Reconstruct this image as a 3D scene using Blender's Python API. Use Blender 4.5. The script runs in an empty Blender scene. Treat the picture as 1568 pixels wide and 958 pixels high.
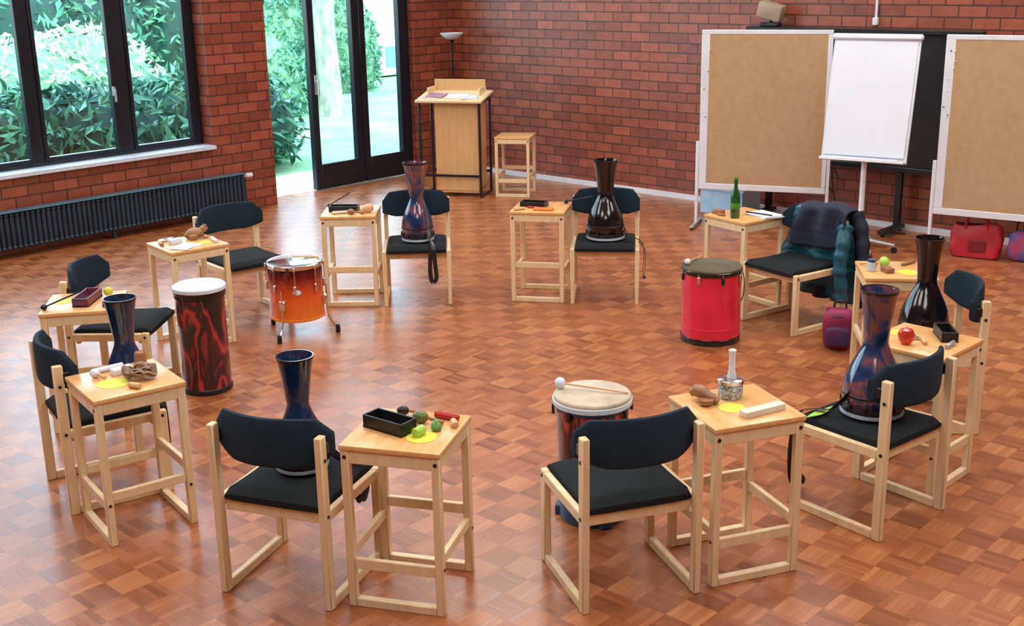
import bpy, bmesh, math, random
import numpy as np
from mathutils import Vector, Matrix, Euler
random.seed(7)
sc=bpy.context.scene
try:
    sc.view_settings.view_transform='Standard'
    sc.view_settings.look='None'
except Exception: pass
RA=math.atan2(-.68,.733)           # room axes angle (room X along back wall, Y towards it)
cR,sR=math.cos(RA),math.sin(RA)
def room(x,y,z=0): return (x*cR-y*sR, x*sR+y*cR, z)

# ---------------------------------------------------------------- materials
MATS={}
def nodes(name):
    m=bpy.data.materials.new(name); m.use_nodes=True
    nt=m.node_tree; b=nt.nodes['Principled BSDF']
    return m,nt,b
def N(nt,t,**k):
    n=nt.nodes.new(t)
    for a,v in k.items(): setattr(n,a,v)
    return n
def mat(name,c1,c2=None,scale=12,rough=.5,metal=0,bump=0,stretch=(1,1,1),coat=0,spec=.5,bscale=None,detail=3):
    if name in MATS: return MATS[name]
    m,nt,b=nodes(name)
    if c2 is None: c2=tuple(x*.82 for x in c1)
    tc=N(nt,'ShaderNodeTexCoord'); mp=N(nt,'ShaderNodeMapping'); mp.inputs['Scale'].default_value=stretch
    nt.links.new(tc.outputs['Object'],mp.inputs[0])
    no=N(nt,'ShaderNodeTexNoise'); no.inputs['Scale'].default_value=scale; no.inputs['Detail'].default_value=detail
    nt.links.new(mp.outputs[0],no.inputs['Vector'])
    r=N(nt,'ShaderNodeValToRGB'); r.color_ramp.elements[0].position=.35; r.color_ramp.elements[1].position=.65
    r.color_ramp.elements[0].color=(*c2,1); r.color_ramp.elements[1].color=(*c1,1)
    nt.links.new(no.outputs['Fac'],r.inputs[0]); nt.links.new(r.outputs[0],b.inputs['Base Color'])
    b.inputs['Roughness'].default_value=rough; b.inputs['Metallic'].default_value=metal
    b.inputs['Coat Weight'].default_value=coat; b.inputs['Coat Roughness'].default_value=.08
    b.inputs['Specular IOR Level'].default_value=spec
    if bump:
        n2=no
        if bscale:
            n2=N(nt,'ShaderNodeTexNoise'); n2.inputs['Scale'].default_value=bscale; nt.links.new(mp.outputs[0],n2.inputs['Vector'])
        bp=N(nt,'ShaderNodeBump'); bp.inputs['Strength'].default_value=bump; bp.inputs['Distance'].default_value=.01
        nt.links.new(n2.outputs['Fac'],bp.inputs['Height']); nt.links.new(bp.outputs[0],b.inputs['Normal'])
    MATS[name]=m; return m
def rampmat(name,stops,scale=6,rough=.2,coat=.6,distort=1.5,stretch=(1,1,1),axis=None,lo=0,hi=1,detail=3):
    m,nt,b=nodes(name)
    tc=N(nt,'ShaderNodeTexCoord')
    r=N(nt,'ShaderNodeValToRGB'); e=r.color_ramp.elements
    e[0].position,e[0].color=stops[0][0],(*stops[0][1],1); e[1].position,e[1].color=stops[-1][0],(*stops[-1][1],1)
    for p,c in stops[1:-1]:
        x=e.new(p); x.color=(*c,1)
    if axis is None:
        mp=N(nt,'ShaderNodeMapping'); mp.inputs['Scale'].default_value=stretch
        nt.links.new(tc.outputs['Object'],mp.inputs[0])
        no=N(nt,'ShaderNodeTexNoise'); no.inputs['Scale'].default_value=scale; no.inputs['Detail'].default_value=detail
        no.inputs['Distortion'].default_value=distort
        nt.links.new(mp.outputs[0],no.inputs['Vector']); nt.links.new(no.outputs['Fac'],r.inputs[0])
    else:
        s=N(nt,'ShaderNodeSeparateXYZ'); nt.links.new(tc.outputs['Object'],s.inputs[0])
        mr=N(nt,'ShaderNodeMapRange'); mr.inputs[1].default_value=lo; mr.inputs[2].default_value=hi
        nt.links.new(s.outputs[axis],mr.inputs[0]); nt.links.new(mr.outputs[0],r.inputs[0])
    nt.links.new(r.outputs[0],b.inputs['Base Color'])
    b.inputs['Roughness'].default_value=rough; b.inputs['Coat Weight'].default_value=coat; b.inputs['Coat Roughness'].default_value=.06
    MATS[name]=m; return m

def brick_mat():
    m,nt,b=nodes('red_brick')
    tc=N(nt,'ShaderNodeTexCoord'); s=N(nt,'ShaderNodeSeparateXYZ'); nt.links.new(tc.outputs['Object'],s.inputs[0])
    a=N(nt,'ShaderNodeMath',operation='ADD'); nt.links.new(s.outputs[0],a.inputs[0]); nt.links.new(s.outputs[1],a.inputs[1])
    c=N(nt,'ShaderNodeCombineXYZ'); nt.links.new(a.outputs[0],c.inputs[0]); nt.links.new(s.outputs[2],c.inputs[1])
    br=N(nt,'ShaderNodeTexBrick'); br.inputs['Scale'].default_value=1
    br.inputs['Brick Width'].default_value=.25; br.inputs['Row Height'].default_value=.104
    br.inputs['Mortar Size'].default_value=.007; br.inputs['Mortar Smooth'].default_value=.3
    br.inputs['Color1'].default_value=(.42,.105,.058,1); br.inputs['Color2'].default_value=(.25,.058,.036,1)
    br.inputs['Mortar'].default_value=(.095,.038,.032,1)
    nt.links.new(c.outputs[0],br.inputs['Vector'])
    no=N(nt,'ShaderNodeTexNoise'); no.inputs['Scale'].default_value=9; nt.links.new(c.outputs[0],no.inputs['Vector'])
    mx=N(nt,'ShaderNodeMixRGB',blend_type='MULTIPLY'); mx.inputs[0].default_value=.5
    r=N(nt,'ShaderNodeValToRGB'); r.color_ramp.elements[0].position=.3; r.color_ramp.elements[0].color=(.5,.5,.5,1); r.color_ramp.elements[1].position=.7
    nt.links.new(no.outputs['Fac'],r.inputs[0]); nt.links.new(br.outputs['Color'],mx.inputs[1]); nt.links.new(r.outputs[0],mx.inputs[2])
    nt.links.new(mx.outputs[0],b.inputs['Base Color'])
    bp=N(nt,'ShaderNodeBump'); bp.invert=True; bp.inputs['Strength'].default_value=.9; bp.inputs['Distance'].default_value=.012
    nt.links.new(br.outputs['Fac'],bp.inputs['Height'])
    bp2=N(nt,'ShaderNodeBump'); bp2.inputs['Strength'].default_value=.4; bp2.inputs['Distance'].default_value=.006
    n3=N(nt,'ShaderNodeTexNoise'); n3.inputs['Scale'].default_value=28; nt.links.new(c.outputs[0],n3.inputs['Vector'])
    nt.links.new(n3.outputs['Fac'],bp2.inputs['Height']); nt.links.new(bp.outputs[0],bp2.inputs['Normal']); nt.links.new(bp2.outputs[0],b.inputs['Normal'])
    b.inputs['Roughness'].default_value=.33; b.inputs['Specular IOR Level'].default_value=.7
    return m
def parquet_mat():
    m,nt,b=nodes('mosaic_parquet')
    L=nt.links
    def M(op,a,bb=None,c=None):
        n=N(nt,'ShaderNodeMath',operation=op)
        for i,x in enumerate((a,bb,c)):
            if x is None: continue
            if isinstance(x,(int,float)): n.inputs[i].default_value=x
            else: L.new(x,n.inputs[i])
        return n.outputs[0]
    tc=N(nt,'ShaderNodeTexCoord'); s=N(nt,'ShaderNodeSeparateXYZ'); L.new(tc.outputs['Object'],s.inputs[0])
    S=.15
    x=M('DIVIDE',s.outputs[0],S); y=M('DIVIDE',s.outputs[1],S)
    ix=M('FLOOR',x); iy=M('FLOOR',y); fx=M('SUBTRACT',x,ix); fy=M('SUBTRACT',y,iy)
    par=M('FLOORED_MODULO',M('ADD',ix,iy),2)
    inv=M('SUBTRACT',1,par)
    t=M('ADD',M('MULTIPLY',fx,par),M('MULTIPLY',fy,inv))    # across slats
    l=M('ADD',M('MULTIPLY',fy,par),M('MULTIPLY',fx,inv))    # along slats
    t5=M('MULTIPLY',t,5); k=M('FLOOR',t5); ft=M('SUBTRACT',t5,k)
    cv=N(nt,'ShaderNodeCombineXYZ'); L.new(ix,cv.inputs[0]); L.new(iy,cv.inputs[1]); L.new(k,cv.inputs[2])
    wn=N(nt,'ShaderNodeTexWhiteNoise'); L.new(cv.outputs[0],wn.inputs[0])
    cv2=N(nt,'ShaderNodeCombineXYZ'); L.new(ix,cv2.inputs[0]); L.new(iy,cv2.inputs[1])
    wn2=N(nt,'ShaderNodeTexWhiteNoise'); L.new(cv2.outputs[0],wn2.inputs[0])
    gv=N(nt,'ShaderNodeCombineXYZ'); L.new(M('MULTIPLY',l,1.2),gv.inputs[0]); L.new(M('MULTIPLY',t5,1.6),gv.inputs[1]); L.new(M('MULTIPLY',wn.outputs[0],40),gv.inputs[2])
    gn=N(nt,'ShaderNodeTexNoise'); gn.inputs['Scale'].default_value=2.2; gn.inputs['Detail'].default_value=4; L.new(gv.outputs[0],gn.inputs['Vector'])
    val=M('ADD',M('ADD',M('MULTIPLY',wn.outputs[0],.22),M('MULTIPLY',wn2.outputs[0],.16)),M('MULTIPLY',gn.outputs[0],.46))
    val=M('ADD',val,M('MULTIPLY',par,.20))
    r=N(nt,'ShaderNodeValToRGB'); e=r.color_ramp.elements
    e[0].position=.2; e[0].color=(.21,.062,.020,1); e[1].position=.92; e[1].color=(.56,.225,.080,1)
    x2=e.new(.52); x2.color=(.37,.118,.038,1)
    L.new(val,r.inputs[0])
    g1=M('LESS_THAN',M('MINIMUM',ft,M('SUBTRACT',1,ft)),.035)
    g2=M('LESS_THAN',M('MINIMUM',l,M('SUBTRACT',1,l)),.012)
    g=M('MAXIMUM',g1,g2)
    mx=N(nt,'ShaderNodeMixRGB',blend_type='MULTIPLY'); L.new(M('MULTIPLY',g,.4),mx.inputs[0]); L.new(r.outputs[0],mx.inputs[1]); mx.inputs[2].default_value=(.25,.18,.15,1)
    L.new(mx.outputs[0],b.inputs['Base Color'])
    rn=N(nt,'ShaderNodeTexNoise'); rn.inputs['Scale'].default_value=1.2; L.new(tc.outputs['Object'],rn.inputs['Vector'])
    L.new(M('ADD',M('MULTIPLY',rn.outputs[0],.12),M('ADD',M('MULTIPLY',wn.outputs[0],.06),.21)),b.inputs['Roughness'])
    b.inputs['Specular IOR Level'].default_value=.7
    bp=N(nt,'ShaderNodeBump'); bp.inputs['Strength'].default_value=.2; bp.inputs['Distance'].default_value=.002
    L.new(M('ADD',M('SUBTRACT',1,g),M('MULTIPLY',wn.outputs[0],.8)),bp.inputs['Height']); L.new(bp.outputs[0],b.inputs['Normal'])
    return m
BRICK=brick_mat(); PARQ=parquet_mat()
PINE=mat('pale_beech',(.86,.69,.42),(.79,.59,.32),scale=5,stretch=(6,6,1.2),rough=.38)
PINETOP=mat('pine_board',(.84,.50,.21),(.75,.39,.13),scale=3,stretch=(14,1.5,2),rough=.28)
FAB=mat('dark_blue_fabric',(.015,.020,.022),(.010,.013,.015),scale=180,rough=.95,bump=.3,spec=.25)
FABB=mat('blue_black_fabric',(.015,.034,.055),(.009,.021,.036),scale=160,rough=.9,bump=.3,spec=.3)
BLK=mat('black_plastic',(.012,.012,.014),scale=30,rough=.35)
BLKG=mat('black_gloss',(.004,.005,.008),scale=10,rough=.12,coat=.5)
BLKM=mat('black_frame_metal',(.008,.012,.020),scale=20,rough=.3)
CHROME=mat('chrome',(.8,.82,.85),(.7,.72,.75),scale=8,rough=.15,metal=1)
SILV=mat('silver_rim',(.55,.65,.78),(.45,.55,.68),scale=8,rough=.35)
WHT=mat('white_paint',(.80,.84,.90),(.74,.78,.85),scale=5,rough=.4)
PAPER=mat('white_paper',(.78,.83,.91),(.74,.80,.88),scale=3,rough=.7)
KRAFT=mat('kraft_paper',(.52,.345,.185),(.47,.305,.155),scale=14,rough=.8,bump=.05)
RED=mat('red_drum_shell',(.80,.02,.06),(.68,.012,.045),scale=6,rough=.22,coat=.5)
YEL=mat('yellow_paper',(.85,.80,.10),(.80,.74,.07),scale=5,rough=.6)
WOODM=mat('brown_wood',(.38,.19,.08),(.28,.12,.05),scale=10,stretch=(1,1,5),rough=.45)
WOODL=mat('light_wood',(.74,.48,.24),(.66,.40,.18),scale=8,stretch=(1,1,5),rough=.45)
GREENP=mat('green_gloss',(.12,.35,.05),(.08,.25,.03),scale=9,rough=.25)
LIME=mat('lime_green',(.45,.75,.10),scale=9,rough=.4)
ORNG=mat('orange_gloss',(.85,.25,.04),scale=9,rough=.35)
REDG=mat('red_gloss',(.5,.02,.02),scale=9,rough=.25)
SKIN=mat('drum_skin_natural',(.66,.57,.43),(.40,.34,.26),scale=9,rough=.55,detail=8)
SKINW=mat('drum_head_white',(.70,.82,.90),(.62,.76,.86),scale=4,rough=.4)
SKIND=mat('drum_head_dark',(.12,.11,.06),(.07,.065,.035),scale=9,rough=.6)
BLUEP=mat('blue_plastic',(.01,.08,.18),scale=9,rough=.3)
LTBLUE=mat('lightblue_plastic',(.35,.62,.85),(.5,.72,.9),scale=6,rough=.25)
TEAL=mat('teal_puffer',(.008,.11,.16),(.005,.06,.10),scale=14,rough=.4,bump=.3)
NAVY=mat('navy_jacket',(.007,.014,.040),(.005,.009,.024),scale=14,rough=.7,bump=.3)
PURP=mat('magenta_bag_cloth',(.32,.012,.08),(.16,.012,.07),scale=9,rough=.6)
REDBAG=mat('red_bag_leather',(.50,.012,.03),(.36,.008,.02),scale=9,rough=.45,bump=.2)
RADM=mat('radiator_paint',(.022,.045,.072),(.016,.033,.052),scale=6,rough=.35)
GREY=mat('grey_metal',(.5,.53,.57),scale=10,rough=.35,metal=.5)
BROWNC=mat('brown_leather',(.34,.22,.15),(.18,.11,.07),scale=16,rough=.7,bump=.5)
FLAME=rampmat('flame_shell',[(.0,(.004,.005,.01)),(.43,(.006,.006,.014)),(.48,(.20,.012,.018)),(.52,(.50,.045,.05)),(.56,(.08,.01,.014)),(.62,(.008,.008,.016)),(.68,(.30,.02,.03)),(.74,(.01,.01,.02))],scale=3.6,stretch=(2.4,2.4,.8),distort=.5,detail=2)
MARB=rampmat('copper_blue_marble',[(.3,(.004,.010,.028)),(.44,(.014,.045,.13)),(.53,(.22,.07,.055)),(.59,(.05,.05,.10)),(.75,(.006,.010,.03))],scale=5,stretch=(1,1,.7),rough=.12,coat=.8)
BLUM=rampmat('deep_blue_marble',[(.3,(.003,.008,.022)),(.47,(.006,.026,.08)),(.56,(.03,.035,.075)),(.75,(.005,.009,.026))],scale=6,rough=.14,coat=.7)
FADE=rampmat('red_orange_fade',[(0,(.9,.24,.015)),(.42,(.78,.10,.01)),(.8,(.18,.008,.008)),(1,(.05,.004,.006))],axis=2,lo=.14,hi=.5,rough=.12,coat=.8)
def glassmat():
    m=bpy.data.materials.new('window_glass'); m.use_nodes=True; nt=m.node_tree; nt.nodes.clear()
    o=N(nt,'ShaderNodeOutputMaterial'); mx=N(nt,'ShaderNodeMixShader'); t=N(nt,'ShaderNodeBsdfTransparent'); g=N(nt,'ShaderNodeBsdfGlossy')
    g.inputs['Roughness'].default_value=.02; t.inputs[0].default_value=(.95,.99,.99,1)
    no=N(nt,'ShaderNodeTexNoise'); no.inputs['Scale'].default_value=.6
    mr=N(nt,'ShaderNodeMapRange'); mr.inputs[3].default_value=.03; mr.inputs[4].default_value=.06
    nt.links.new(no.outputs['Fac'],mr.inputs[0]); nt.links.new(mr.outputs[0],mx.inputs[0])
    nt.links.new(t.outputs[0],mx.inputs[1]); nt.links.new(g.outputs[0],mx.inputs[2]); nt.links.new(mx.outputs[0],o.inputs[0])
    return m
GLASS=glassmat()
BOTTLE=mat('green_bottle_glass',(.008,.12,.03),(.006,.08,.02),scale=4,rough=.06,coat=.8)
CLEAR=mat('clear_cup',(.6,.66,.68),scale=4,rough=.1)

# ---------------------------------------------------------------- mesh builder
class Ob:
    def __init__(s,name): s.n=name; s.bm=bmesh.new(); s.m=[]
    def mi(s,m):
        if m not in s.m: s.m.append(m)
        return s.m.index(m)
    def box(s,sz,loc,m,rot=(0,0,0),bev=0,seg=1):
        M=Matrix.Translation(loc)@Euler(rot).to_matrix().to_4x4()@Matrix.Diagonal((*sz,1))
        r=bmesh.ops.create_cube(s.bm,size=1,matrix=M); i=s.mi(m)
        fs=set(f for v in r['verts'] for f in v.link_faces)
        for f in fs: f.material_index=i
        if bev:
            es=list(set(e for v in r['verts'] for e in v.link_edges))
            rr=bmesh.ops.bevel(s.bm,geom=es,offset=bev,segments=seg,affect='EDGES',profile=.5,material=i)
            if seg>1:
                for f in rr['faces']: f.smooth=True
        return s
    def loft(s,rings,m,caps=True,closed=True,M=None,smooth=True):
        i=s.mi(m); vr=[]
        for r in rings:
            vr.append([s.bm.verts.new(M@Vector(p) if M else Vector(p)) for p in r])
        n=len(vr[0])
        for a,b in zip(vr[:-1],vr[1:]):
            for k in range(n if closed else n-1):
                k2=(k+1)%n
                try:
                    f=s.bm.faces.new((a[k],a[k2],b[k2],b[k])); f.material_index=i; f.smooth=smooth
                except ValueError: pass
        if caps:
            for r,rev in ((vr[0],True),(vr[-1],False)):
                f=s.bm.faces.new(r[::-1] if rev else r); f.material_index=i
        return s
    def lathe(s,prof,m,loc=(0,0,0),rot=(0,0,0),seg=32,caps=True,sc=(1,1,1)):
        M=Matrix.Translation(loc)@Euler(rot).to_matrix().to_4x4()@Matrix.Diagonal((*sc,1))
        rings=[[(max(r,1e-4)*math.cos(2*math.pi*k/seg),max(r,1e-4)*math.sin(2*math.pi*k/seg),z) for k in range(seg)] for r,z in prof]
        return s.loft(rings,m,caps,True,M)
    def tube(s,pts,r,m,seg=8,w=None,side=None):
        pts=[Vector(p) for p in pts]; n=len(pts); rs=r if isinstance(r,(list,tuple)) else [r]*n
        if len(rs)!=n:
            rs=[rs[min(len(rs)-1,int(k*len(rs)/n))] for k in range(n)]
        rings=[]; prev=None
        for k in range(n):
            d=(pts[min(k+1,n-1)]-pts[max(k-1,0)]).normalized()
            if side is not None: sd=Vector(side); sd=(sd-d*sd.dot(d)).normalized()
            elif prev is None:
                sd=d.cross(Vector((0,0,1)));
                if sd.length<.1: sd=Vector((1,0,0))
                sd.normalize()
            else: sd=(prev-d*prev.dot(d)).normalized()
            prev=sd; up=sd.cross(d)
            rings.append([pts[k]+sd*math.cos(a)*(w or rs[k])+up*math.sin(a)*rs[k] for a in [2*math.pi*j/seg for j in range(seg)]])
        return s.loft(rings,m)
    def ball(s,r,loc,m,sc=(1,1,1),rot=(0,0,0),seg=16):
        pr=[(r*math.sin(math.pi*k/10),-r*math.cos(math.pi*k/10)) for k in range(11)]
        return s.lathe(pr,m,loc,rot,seg,True,sc)
    def grid(s,fn,nu,nv,m):
        i=s.mi(m); g=[[s.bm.verts.new(fn(a/nu,b/nv)) for b in range(nv+1)] for a in range(nu+1)]
        for a in range(nu):
            for b in range(nv):
                f=s.bm.faces.new((g[a][b],g[a+1][b],g[a+1][b+1],g[a][b+1])); f.material_index=i; f.smooth=True
        return s
    def done(s,loc=(0,0,0),rz=0,solid=0,angle=40,scale=None):
        bmesh.ops.recalc_face_normals(s.bm,faces=s.bm.faces)
        me=bpy.data.meshes.new(s.n); s.bm.to_mesh(me); s.bm.free()
        for m in s.m: me.materials.append(m)
        try: me.set_sharp_from_angle(angle=math.radians(angle))
        except Exception: pass
        o=bpy.data.objects.new(s.n,me); sc.collection.objects.link(o)
        o.location=loc; o.rotation_euler=(0,0,rz)
        if scale: o.scale=scale
        if solid:
            md=o.modifiers.new('s','SOLIDIFY'); md.thickness=solid
        return o
def sell(cx,cy,cz,a,b,axis='x',n=20,p=4):
    out=[]
    for k in range(n):
        t=2*math.pi*k/n; c,s_=math.cos(t),math.sin(t)
        u=a*math.copysign(abs(c)**(2/p),c); v=b*math.copysign(abs(s_)**(2/p),s_)
        out.append((cx,cy+u,cz+v) if axis=='x' else (cx+u,cy,cz+v) if axis=='y' else (cx+u,cy+v,cz))
    return out

# ---------------------------------------------------------------- room shell
H=4.6
def shell(name,boxes,m):
    o=Ob(name)
    for (x0,x1,y0,y1,z0,z1) in boxes: o.box((x1-x0,y1-y0,z1-z0),((x0+x1)/2,(y0+y1)/2,(z0+z1)/2),m)
    return o.done((0,0,0),RA)
XL=-10.62; YB=10.6
shell('floor',[(-10.97,4,-4,10.95,-.12,0)],PARQ)
CEIL=mat('ceiling_white',(.85,.85,.84),scale=2,rough=.8)
shell('ceiling',[(-11.4,4.3,-4.3,11.3,H,H+.2)],CEIL)
shell('wall_left',[(-10.97,XL,-4.2,1.0,0,H),(-10.97,XL,1.0,6.9,0,.71),(-10.97,XL,1.0,6.9,4.2,H),(-10.97,XL,6.9,7.66,0,H),
                   (-10.97,XL,7.66,9.95,4.2,H),(-10.97,-10.78,9.95,10.6,0,H)],BRICK)
shell('wall_back',[(-11.2,4.2,YB,YB+.35,0,H)],BRICK)
shell('wall_right',[(4,4.3,-4.2,10.6,0,H)],BRICK)
shell('wall_front',[(-10.62,4,-4.3,-4,0,H)],BRICK)
shell('baseboard_back',[(-10.6,3.95,YB-.025,YB,0.0,.055)],WHT)
SILL=mat('white_stone_sill',(.68,.74,.86),(.58,.65,.76),scale=20,rough=.35)
shell('trim_1',[(-10.80,-10.56,1.0,6.9,.71,.745)],SILL)

# window
o=Ob('window_1'); X0,X1=-10.86,-10.79
def fb(y0,y1,z0,z1,m=BLKM,xa=X0,xb=X1): o.box((xb-xa,y1-y0,z1-z0),((xa+xb)/2,(y0+y1)/2,(z0+z1)/2),m,bev=.004)
fb(1.0,6.9,.745,.785); fb(1.0,6.9,4.12,4.2); fb(6.79,6.9,.785,4.12); fb(1.0,1.1,.785,4.12)
edges=[1.1,1.8,1.90,2.6,2.70,3.4,3.5,4.22,4.36,5.06,5.16,5.95,6.10,6.80]
for a,b in zip(edges[1:-1:2],edges[2:-1:2]): fb(a,b,.785,4.12)
for a,b in zip(edges[::2],edges[1::2]):
    fb(a,b,2.70,2.78)
    for z0,z1 in ((.785,2.70),(2.78,4.12)):
        t=.036; xa,xb=-10.84,-10.775
        fb(a,a+t,z0,z1,BLKM,xa,xb); fb(b-t,b,z0,z1,BLKM,xa,xb); fb(a+t,b-t,z0,z0+t,BLKM,xa,xb); fb(a+t,b-t,z1-t,z1,BLKM,xa,xb)
        o.box((.006,b-a-2*t,z1-z0-2*t),(-10.82,(a+b)/2,(z0+z1)/2),GLASS)
for y in (5.925,):
    o.box((.02,.03,.09),(-10.765,y,1.38),GREY,bev=.004); o.box((.015,.022,.13),(-10.742,y,1.34),GREY,bev=.004)
o.done((0,0,0),RA)
# doors
def fr(o,y0,y1,z0,z1,xa=-10.95,xb=-10.87,m=BLKM): o.box((xb-xa,y1-y0,z1-z0),((xa+xb)/2,(y0+y1)/2,(z0+z1)/2),m,bev=.004)
o=Ob('trim_2')  # fixed door frame
fr(o,7.66,7.72,0,4.2); fr(o,9.88,9.95,0,4.2); fr(o,7.72,9.88,4.12,4.2); fr(o,7.72,9.88,2.42,2.52)
fr(o,8.40,8.47,2.52,4.12); fr(o,9.13,9.19,2.52,4.12)
for a,b in ((7.72,8.40),(8.47,9.13),(9.19,9.88)): o.box((.006,b-a,1.6),(-10.91,(a+b)/2,3.32),GLASS)
o.done((0,0,0),RA)
for i,(a,b,hs) in enumerate(((8.42,9.15,0),(9.17,9.88,1))):
    o=Ob('door_%d'%(i+1)); t=.09
    fr(o,a,a+t,0.01,2.41); fr(o,b-t,b,.01,2.41); fr(o,a+t,b-t,2.31,2.41); fr(o,a+t,b-t,.01,.30)
    o.box((.008,b-a-2*t,2.01),(-10.91,(a+b)/2,1.305),GLASS)
    if i==0:
        y=a+.06
        o.box((.012,.035,.22),(-10.862,y,1.22),GREY,bev=.003); o.tube([(-10.86,y,1.26),(-10.82,y,1.26),(-10.81,y,1.24),(-10.81,y,1.10)],.009,GREY)
    o.done((0,0,0),RA)
shell('trim_3',[(-12.2,-10.97,7.3,10.1,-.14,-.02)],mat('concrete_step',(.70,.72,.70),scale=9,rough=.7))

# radiator
o=Ob('radiator')
y=4.0
while y<7.12:
    for xx in (-10.50,-10.44):
        o.lathe([(.017,.10),(.021,.13),(.021,.38),(.017,.41)],RADM,(xx,y,0),seg=8)
    o.box((.11,.042,.035),(-10.47,y,.405),RADM,bev=.01); o.box((.11,.042,.035),(-10.47,y,.105),RADM,bev=.01)
    y+=.05
o.box((.13,3.14,.012),(-10.47,5.56,.432),mat('radiator_top',(.06,.18,.24),(.05,.14,.19),scale=5,rough=.3),bev=.004)
for yy in (4.2,5.6,7.0): o.box((.03,.03,.1),(-10.47,yy,.05),RADM)
o.tube([(-10.47,7.12,.40),(-10.47,7.17,.40)],.018,CHROME); o.lathe([(.022,0),(.026,.01),(.024,.07),(.018,.08)],WHT,(-10.47,7.17,.40),(-math.pi/2,0,0),seg=14)
o.tube([(-10.47,7.15,.40),(-10.47,7.15,.0)],.010,RADM)
for yy in (4.6,6.6): o.box((.08,.04,.03),(-10.575,yy,.36),RADM)
o.done((0,0,0),RA)

# ---------------------------------------------------------------- outdoors
LAWN=mat('lawn_grass',(.26,.50,.27),(.15,.36,.17),scale=1.3,rough=.9,detail=8)
g=Ob('ground'); g.box((60,70,.1),(-41.1,12,-.20),LAWN); g.done((0,0,0),RA)
def leafmat(n,c1,c2):
    return mat(n,c1,c2,scale=1.7,rough=.5,detail=5)
def leaves(name,vols,n,size,m,seed=1,core=None):
    rs=np.random.RandomState(seed); V=[];Fc=[]
    tot=sum(v[3]*v[4]*v[5] for v in vols)**1
    for (cx,cy,cz,rx,ry,rz) in vols:
        k=int(n*(rx*ry*rz)/tot)
        d=rs.normal(size=(k,3)); d/=np.linalg.norm(d,axis=1)[:,None]; d*=(rs.uniform(.82,1.08,size=k))[:,None]
        P=np.c_[cx+d[:,0]*rx,cy+d[:,1]*ry,cz+d[:,2]*rz]
        for p in P:
            if p[2]<-.1: continue
            a=rs.normal(size=3); a/=np.linalg.norm(a); b=np.cross(a,rs.normal(size=3)); b/=np.linalg.norm(b)
            L=size*rs.uniform(.7,1.3); w=L*.36; nn=np.cross(a,b)*L*.12
            i=len(V); V+= [p-a*L*.5, p+b*w*.5+nn, p+a*L*.5, p-b*w*.5+nn]; Fc.append((i,i+1,i+2,i+3))
    me=bpy.data.meshes.new(name); me.from_pydata([tuple(v) for v in V],[],Fc); me.materials.append(m)
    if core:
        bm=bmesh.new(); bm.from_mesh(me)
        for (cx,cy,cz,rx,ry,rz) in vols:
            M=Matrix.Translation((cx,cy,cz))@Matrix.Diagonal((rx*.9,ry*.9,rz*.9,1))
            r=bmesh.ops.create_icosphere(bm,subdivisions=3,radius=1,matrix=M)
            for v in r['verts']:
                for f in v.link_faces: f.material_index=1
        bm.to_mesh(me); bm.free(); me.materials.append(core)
    ob=bpy.data.objects.new(name,me); sc.collection.objects.link(ob); ob.rotation_euler=(0,0,RA); return ob
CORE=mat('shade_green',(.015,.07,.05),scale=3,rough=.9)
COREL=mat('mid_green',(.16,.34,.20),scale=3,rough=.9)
L1=leafmat('leaf_green',(.15,.42,.24),(.03,.17,.13)); L2=leafmat('leaf_pale',(.68,.80,.62),(.36,.60,.38)); L3=leafmat('leaf_hedge',(.16,.38,.20),(.05,.22,.15))
rs=random.Random(3)
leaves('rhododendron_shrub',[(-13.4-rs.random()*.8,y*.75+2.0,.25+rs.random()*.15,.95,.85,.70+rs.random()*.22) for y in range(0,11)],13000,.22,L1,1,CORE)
leaves('pale_shrub',[(-18.5-rs.random()*1.5,y*1.3+1.0,.4,1.4,1.4,.95+rs.random()*.45) for y in range(0,8)],12000,.22,L2,2,COREL)  # row of shrubs with pale green-white leaves
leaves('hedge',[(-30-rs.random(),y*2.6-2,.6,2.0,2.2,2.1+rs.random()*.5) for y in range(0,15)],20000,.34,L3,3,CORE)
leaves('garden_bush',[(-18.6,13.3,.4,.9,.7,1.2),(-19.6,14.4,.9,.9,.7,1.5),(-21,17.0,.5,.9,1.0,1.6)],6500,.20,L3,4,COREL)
BARK=mat('pale_bark',(.42,.45,.37),(.18,.22,.16),scale=9,stretch=(1,1,.3),rough=.9,bump=.6)
o=Ob('tree'); o.tube([(-17.6,14.05,-.15),(-17.6,14.05,.2),(-17.65,14.05,1.5),(-17.6,14.1,3.2),(-17.5,14.15,4.6)],[.32,.24,.20,.18,.13],BARK,seg=14)
for k in range(6):
    a=k*1.05; o.tube([(-17.6,14.1,3.4+.2*k),(-17.6+.9*math.cos(a),14.1+.9*math.sin(a),4.4+.2*k),(-17.6+1.7*math.cos(a),14.1+1.7*math.sin(a),5.2+.2*k)],[.07,.05,.02],BARK)
o.done((0,0,0),RA)
o=Ob('overexposed_backdrop'); BACKW=mat('backdrop_white',(.85,.9,.92),(.8,.86,.9),scale=3,rough=.8)  # white block added to give the overexposed view through the far door leaf
o.box((4,10,3.0),(-24.5,23.4,1.4),BACKW); o.box((.1,1.0,.5),(-22.45,20.3,.35),mat('teal_panel',(.15,.45,.45),scale=4)); o.box((4.8,10.8,.2),(-24.5,23.4,3.0),GREY)
o.done((0,0,0),RA)

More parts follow.
